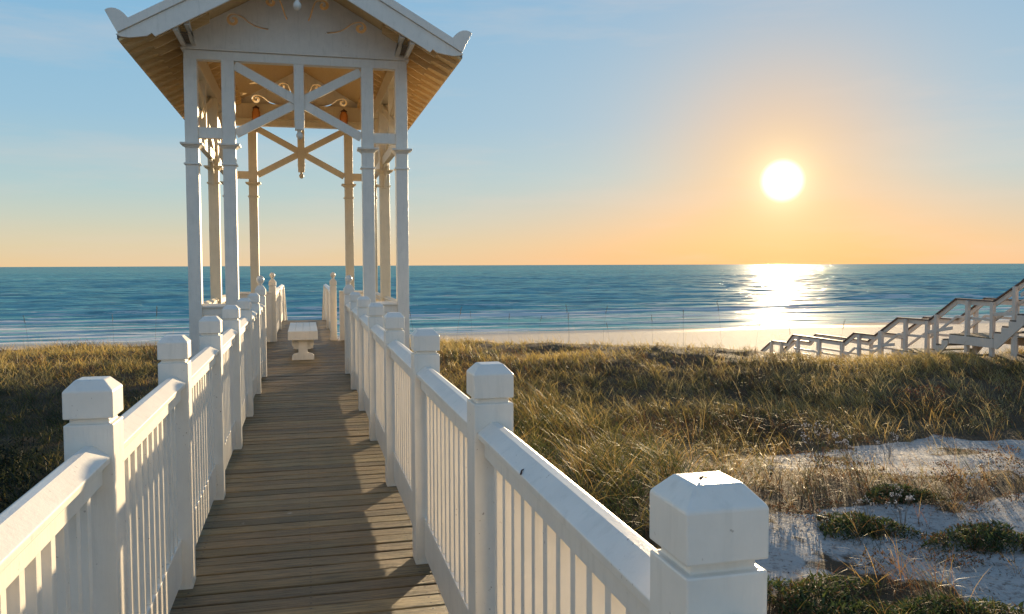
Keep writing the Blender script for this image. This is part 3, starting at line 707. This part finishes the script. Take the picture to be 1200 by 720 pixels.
# zones by distance; grass is short at the crest and on the right bank, rusty and patchy nearer
MIX_FAR = [(OLIVE, STRAW, .50), (RUST, STRAW, .18), (OLIVE, PALE, .24), (GREEN, OLIVE, .08)]
MIX_DRY = [(RUST, (.24, .13, .05), .35), (GREEN, OLIVE, .25), (RUST, STRAW, .25), (GREEN, GREEN, .15)]
MIX_DARK = [(RUST, (.16, .085, .035), .35), (GREEN, GREEN, .35), (GREEN, OLIVE, .30)]
MIX_LEFT = [(GREEN, GREEN, .7), (GREEN, OLIVE, .3)]  # dark greens only, painting the boardwalk's shadow into the left grass
MIX_NEAR = [(GREEN, GREEN, .26), (GREEN, OLIVE, .24), (RUST, OLIVE, .20), (RUST, STRAW, .20), (OLIVE, PALE, .10)]
keepg = lambda v, u: walkfree(v, u) & (RNG.random(len(v)) > np.clip(sandmask(v, u)*1.25, 0, 1)) & ((u < crest(v)+np.where(v < 9, 6.5, 3.5)) | ((v > 14.5) & (v < 22) & (u < 30)))
for (u0, u1, dens, per, w, seg) in ((1.5, 6, 18, 12, .0042, 4), (6, 10, 20, 12, .0048, 4), (10, 15, 24, 11, .0062, 3), (15, 21, 32, 9, .0085, 3), (21, 33, 28, 8, .0115, 2)):
    near = u1 <= 10
    v, u = scatter(dens, u0, u1, vr, keepg)
    q = thick(v, u)
    kq = (RNG.random(len(q)) < .35+1.1*sstep(.36, .5, q)); v, u, q = v[kq], u[kq], q[kq]
    tall = q > .52
    mx = MIX_NEAR if near else MIX_FAR
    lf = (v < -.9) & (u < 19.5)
    dk_ = fbm(v*.30+7, u*.55, 91, 3)+RNG.normal(0, .05, len(v)) > np.where(u > 15, .60, .555)
    hs_ = (.30, .58, .15, .36) if u0 < 10 else (.30, .56, .16, .38) if u0 < 15 else (.26, .46, .16, .34)
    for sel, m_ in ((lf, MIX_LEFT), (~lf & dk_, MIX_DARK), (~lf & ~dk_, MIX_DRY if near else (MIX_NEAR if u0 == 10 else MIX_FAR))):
        clump(v[tall & sel], u[tall & sel], per, .06, hs_[0], hs_[1], w, m_, seg=seg)
        clump(v[~tall & sel], u[~tall & sel], per, .08, hs_[2], hs_[3], w, m_, seg=seg)
v, u = scatter(1.6, 8, 27, vr, lambda v, u: keepg(v, u) & ((v > 0) | (u > 19))); clump(v, u, 2, .05, .6, .95, .0045, [(OLIVE, PALE, .7), (RUST, STRAW, .3)], (.05, .3), (.1, .6), 4)
v, u = scatter(9, 12, 20, lambda a, b: (9.5, 24), keepg); clump(v, u, 7, .08, .28, .5, .0075, [(OLIVE, PALE, .4), (STRAW, PALE, .3), (RUST, STRAW, .3)], (.1, .5), (.1, .7), 3)
# extra tall green tufts hard by the right railing, and the deep undergrowth on the left
v, u = scatter(7, 7, 17, lambda a, b: (1.0, 5.0), keepg); clump(v, u, 26, .09, .6, 1.0, .008, [(GREEN, GREEN, .45), (GREEN, OLIVE, .35), (RUST, STRAW, .2)], (.05, .35), (.3, .9), 4)
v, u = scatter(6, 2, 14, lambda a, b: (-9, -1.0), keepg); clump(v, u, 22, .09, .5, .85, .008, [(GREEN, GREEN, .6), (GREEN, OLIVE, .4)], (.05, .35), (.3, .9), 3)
# sparse dry stalks poking out of the sand
v, u = scatter(1.5, 5, 13, lambda a, b: (3.5, 13), lambda v, u: walkfree(v, u)); clump(v, u, 7, .04, .25, .5, .004, [(RUST, RUST, .5), (RUST, STRAW, .5)], (.05, .5), (.0, .5), 3)
tag(link('dune_grass', B.mesh('dune_grass'), 'blade'), 'golden brown and green dune grass covering the dune on both sides of the boardwalk', 'grass', kind='stuff')
# leafy dark undergrowth between the grass (too fine to count)
B = Blades()
def leaves(cv, cu, per, rad, hgt, ls, cols):
    n = len(cv)*per; ang = RNG.uniform(0, 2*np.pi, n); rr_ = np.repeat(rad*RNG.uniform(.6, 1.2, len(cv)), per)*np.sqrt(RNG.random(n))
    v = np.repeat(cv, per)+np.cos(ang)*rr_; u = np.repeat(cu, per)+np.sin(ang)*rr_
    dome = np.repeat(hgt*RNG.uniform(.6, 1.2, len(cv)), per)*np.sqrt(np.clip(1-(rr_/(rad*1.2))**2, 0, 1))
    z = gz(v, u)+dome*RNG.uniform(.2, 1, n)**.6
    k = RNG.choice(len(cols), n); c = np.array(cols)[k]*RNG.uniform(.6, 1.4, (n, 1))
    B.add(v, u, z, ls*RNG.uniform(.6, 1.4, n), ls*.45*RNG.uniform(.7, 1.3, n), RNG.uniform(0, 2*np.pi, n), RNG.uniform(.3, 1.2, n), RNG.uniform(0, .5, n), c, c, 2, RNG.uniform(0, np.pi, n))
keepu = lambda v, u: walkfree(v, u) & (sandmask(v, u) < .35) & (fbm(v*.5, u*.5, 77, 3) > .5)
v, u = scatter(2.2, 6, 15, vr, keepu); leaves(v, u, 160, .42, .26, .035, [RUST, (.10, .055, .03), (.07, .05, .025), GREEN])
v, u = scatter(1.0, 12.5, 15, lambda a, b: (12, 17), lambda v, u: walkfree(v, u) & (fbm(v*.3, u*.3, 78, 3) > .48)); leaves(v, u, 220, .6, .4, .045, [(.13, .055, .04), (.10, .055, .03), RUST])
v, u = scatter(2.6, 2, 13, lambda a, b: (-8.5, -1.1), lambda v, u: walkfree(v, u)); leaves(v, u, 200, .5, .62, .05, [(.012, .02, .007), (.018, .028, .009), (.02, .02, .01)])  # left bushes; near-black colours also paint in the boardwalk's shade
v, u = scatter(7, 4.5, 12.5, lambda a, b: (4, 15), lambda v, u: sandmask(v, u) > .5); leaves(v, u, 7, .16, .012, .022, [(.14, .08, .045), (.09, .05, .03), (.22, .16, .09)])
v, u = scatter(2.0, 5.5, 12.5, lambda a, b: (4.5, 14), lambda v, u: (sandmask(v, u) > .4) & (fbm(v*.7, u*.9, 55, 3) > .44)); leaves(v, u, 110, .24, .13, .032, [RUST, (.16, .09, .045), (.08, .07, .03)])
tag(link('undergrowth', B.mesh('undergrowth'), 'leaf'), 'rusty brown leafy undergrowth between the grass on the dune', 'undergrowth', kind='stuff')

# ------------------------------------------------------------------ single plants
def G(v, u): return float(gz(np.array([float(v)]), np.array([float(u)]))[0])
# low green creeping shrubs in the sand
shrubs = [(4.25, 6.35, .42, 'dark green low shrub in the sand right behind the nearest post cap'), (4.75, 5.75, .40, 'broad dark green low shrub at the lower right edge of the sand'), (5.3, 5.75, .34, 'low brown-green mat shrub to the right of the other two at the bottom edge'),
          (5.9, 7.9, .34, 'low dark shrub in the middle of the sand patch'), (7.2, 8.9, .30, 'small rusty shrub at the upper edge of the sand patch'), (7.0, 7.35, .36, 'flat green shrub on the right of the sand patch')]
for i, (v, u, r_, lab) in enumerate(shrubs):
    B = Blades(); n = 2600
    ang = RNG.uniform(0, 2*np.pi, n); q = np.sqrt(RNG.random(n)); lump = 1+.35*np.sin(ang*3+i)+.2*np.sin(ang*7+2*i)
    px, py = v+np.cos(ang)*q*r_*1.5*lump, u+np.sin(ang)*q*r_*lump
    zz = gz(px, py)+.13*np.sqrt(np.clip(1-q**2, 0, 1))*RNG.uniform(.1, 1.15, n)
    cols = np.array([(.04, .065, .018), (.075, .10, .028), (.12, .11, .03), (.13, .075, .035)])[RNG.choice(4, n, p=[.4, .3, .15, .15])]*RNG.uniform(.6, 1.4, (n, 1))
    B.add(px, py, zz, RNG.uniform(.03, .07, n), RNG.uniform(.010, .02, n), RNG.uniform(0, 2*np.pi, n), RNG.uniform(.3, 1.1, n), RNG.uniform(0, .6, n), cols, cols*1.15, 3, RNG.uniform(0, np.pi, n))
    me = B.mesh('low_shrub'); co = np.empty(len(me.vertices)*3, np.float32); me.vertices.foreach_get('co', co); co = co.reshape(-1, 3); z0 = G(v, u); co -= np.array([v, u, z0], np.float32); me.vertices.foreach_set('co', co.ravel()); me.update()
    o_ = link('low_shrub', me, 'leaf'); o_.location = (v, u, z0); tag(o_, lab, 'shrub', 'low shrubs in the sand')
# plants with small pale flowers
m, t, b, o = mat('pale_petals'); M['petal'] = m
b.inputs['Base Color'].default_value = (.72, .64, .56, 1); b.inputs['Roughness'].default_value = .8
def flower(seed):
    rnd = random.Random(seed); stems, heads = MB(), []
    for k in range(9):
        a_ = rnd.uniform(0, 6.28); l_ = rnd.uniform(.02, .16); h_ = rnd.uniform(.25, .48)
        top = (math.cos(a_)*l_*1.3, math.sin(a_)*l_*1.3, h_); stems.tube([(math.cos(a_)*.02, math.sin(a_)*.02, -.05), (math.cos(a_)*l_*.5, math.sin(a_)*l_*.5, h_*.5), top], .0035, .002, 4)
        hd_ = MB(); heads.append(hd_)
        for j in range(rnd.randint(5, 9)):
            c = (top[0]+rnd.uniform(-.035, .035), top[1]+rnd.uniform(-.035, .035), top[2]+rnd.uniform(-.03, .02)); r_ = rnd.uniform(.005, .010)
            stems.tube([(top[0], top[1], top[2]-.05), c], .0015, .001, 3)
            hd_.lathe(c[0], c[1], [(c[2]-r_, r_*.3), (c[2]-r_*.3, r_), (c[2]+r_*.5, r_*.9), (c[2]+r_, r_*.3)], 6)
    return stems, heads
fl_protos = []
for k, (v, u, lab) in enumerate([(7.74, 11.4, 'tall stalk of pale flowers, leftmost of the pair in front of the grass bank'), (7.95, 11.0, 'pale flowering plant just right of the tall flower stalk'), (8.75, 11.1, 'pale flowering plant at the left end of the upper sand patch'),
          (6.0, 9.7, 'small pale flowering plant left of the sand, low beside dark scrub'), (6.45, 7.9, 'pale pink flower tuft in the middle of the sand, over the low dark shrub'), (6.15, 8.1, 'smaller pale flower tuft just left of the pink one on the sand'),
          (7.9, 8.4, 'broad clump of pale flowers on the right side of the sand patch'), (8.5, 8.4, 'clump of pale flowers nearest the right edge of the view'), (6.9, 8.6, 'lone pale flower tuft above the middle of the sand patch')]):
    if k < 3:
        s_mb, h_mb = flower(90+k); r0 = empty('flowering_plant', (0, 0, 0), 'x', 'plant', 'pale flowering plants in the sand')
        s_mb.obj('stems', 'timber', r0); [q.obj('flower_head', 'petal', r0) for q in h_mb]; fl_protos.append(r0); r_ = r0
    else: r_ = copy_tree(fl_protos[k % 3])
    r_.location = (v, u, G(v, u)); r_.rotation_euler = (0, 0, k*1.3); s = [1.35, .9, .9, .8, .9, .7, 1.0, .9, .6][k]; r_.scale = (s, s, s); tag(r_, lab, 'plant', 'pale flowering plants in the sand')
m, t, b, o = mat('oat_straw'); M['oat'] = m; b.inputs['Base Color'].default_value = (.30, .22, .12, 1); b.inputs['Roughness'].default_value = .8
# sea oats: thin tall stalks against the beach
def oat(seed):
    rnd = random.Random(seed); h_ = rnd.uniform(1.15, 1.5); a_ = rnd.uniform(0, 6.28)
    pts = [(math.cos(a_)*.16*q*q, math.sin(a_)*.16*q*q, h_*q) for q in (0, .3, .6, .85, 1)]
    st_ = MB().tube(pts, .0030, .002, 4); hd = MB()
    for j in range(12):
        z = h_*(.80+.2*j/12); q = z/h_; hd.lathe(math.cos(a_)*.16*q*q+rnd.uniform(-.016, .016), math.sin(a_)*.16*q*q+rnd.uniform(-.016, .016), [(z-.02, .001), (z-.006, .006), (z+.008, .005), (z+.022, .001)], 5)
    return st_, hd
oats = []
spots = [(-9.2, 27.5), (-7.6, 26.0), (-5.6, 27), (-4.2, 25.5), (3.4, 27.2), (4.6, 26.0), (5.3, 27.0), (6.4, 26.4), (7.3, 26.0), (8.1, 25.2), (9.0, 24.6), (9.6, 25.6), (10.4, 24.0), (11.2, 23.5), (12.0, 22.6), (12.9, 22.2), (13.6, 21.4), (14.6, 20.6), (2.6, 26.0), (8.5, 26.6)]
for k, (v, u) in enumerate(spots):
    if k < 4:
        s_mb, h_mb = oat(200+k); r0 = empty('sea_oat', (0, 0, 0), 'x', 'plant'); s_mb.obj('stalk', 'oat', r0); h_mb.obj('seed_head', 'oat', r0); oats.append(r0); r_ = r0
    else: r_ = copy_tree(oats[k % 4])
    s = random.uniform(.75, 1.15); r_.location = (v, u, G(v, u)); r_.scale = (s, s, s); r_.rotation_euler = (0, 0, k*2.1)
    tag(r_, 'thin tall sea oat stalk rising from the dune crest against the pale beach', 'plant', 'sea oat stalks along the dune crest')

# ------------------------------------------------------------------ small things
m, t, b, o = mat('dead_leaf'); M['deadleaf'] = m; b.inputs['Base Color'].default_value = (.07, .035, .025, 1); b.inputs['Roughness'].default_value = .7
d1 = MB(); d1.tube([(-.010, 0, .003), (-.002, .003, .006), (.008, 0, .004)], .0035, .0015, 6); d1.tube([(0, 0, .005), (.010, -.008, .003)], .0012, .0008, 4); d1.tube([(-.002, 0, .005), (.003, .010, .003)], .0012, .0008, 4)
o_ = d1.obj('leaf_scrap', 'deadleaf', None, 0, True); o_.scale = (.7, .7, .7); o_.location = (XR-.012, 1.17+PW-.012, 1.300); tag(o_, 'tiny dark shrivelled leaf scrap lying on top of the nearest post cap', 'leaf')
d2 = MB().tube([(0, 0, 0), (.006, .012, .008), (.022, .03, .010), (.03, .036, .004)], .0028, .0015, 5)
o_ = d2.obj('twig', 'deadleaf', None, 0, True); o_.location = (XR-.06, 2.24, 1.064); tag(o_, 'small black curled twig stuck on the right handrail', 'twig')
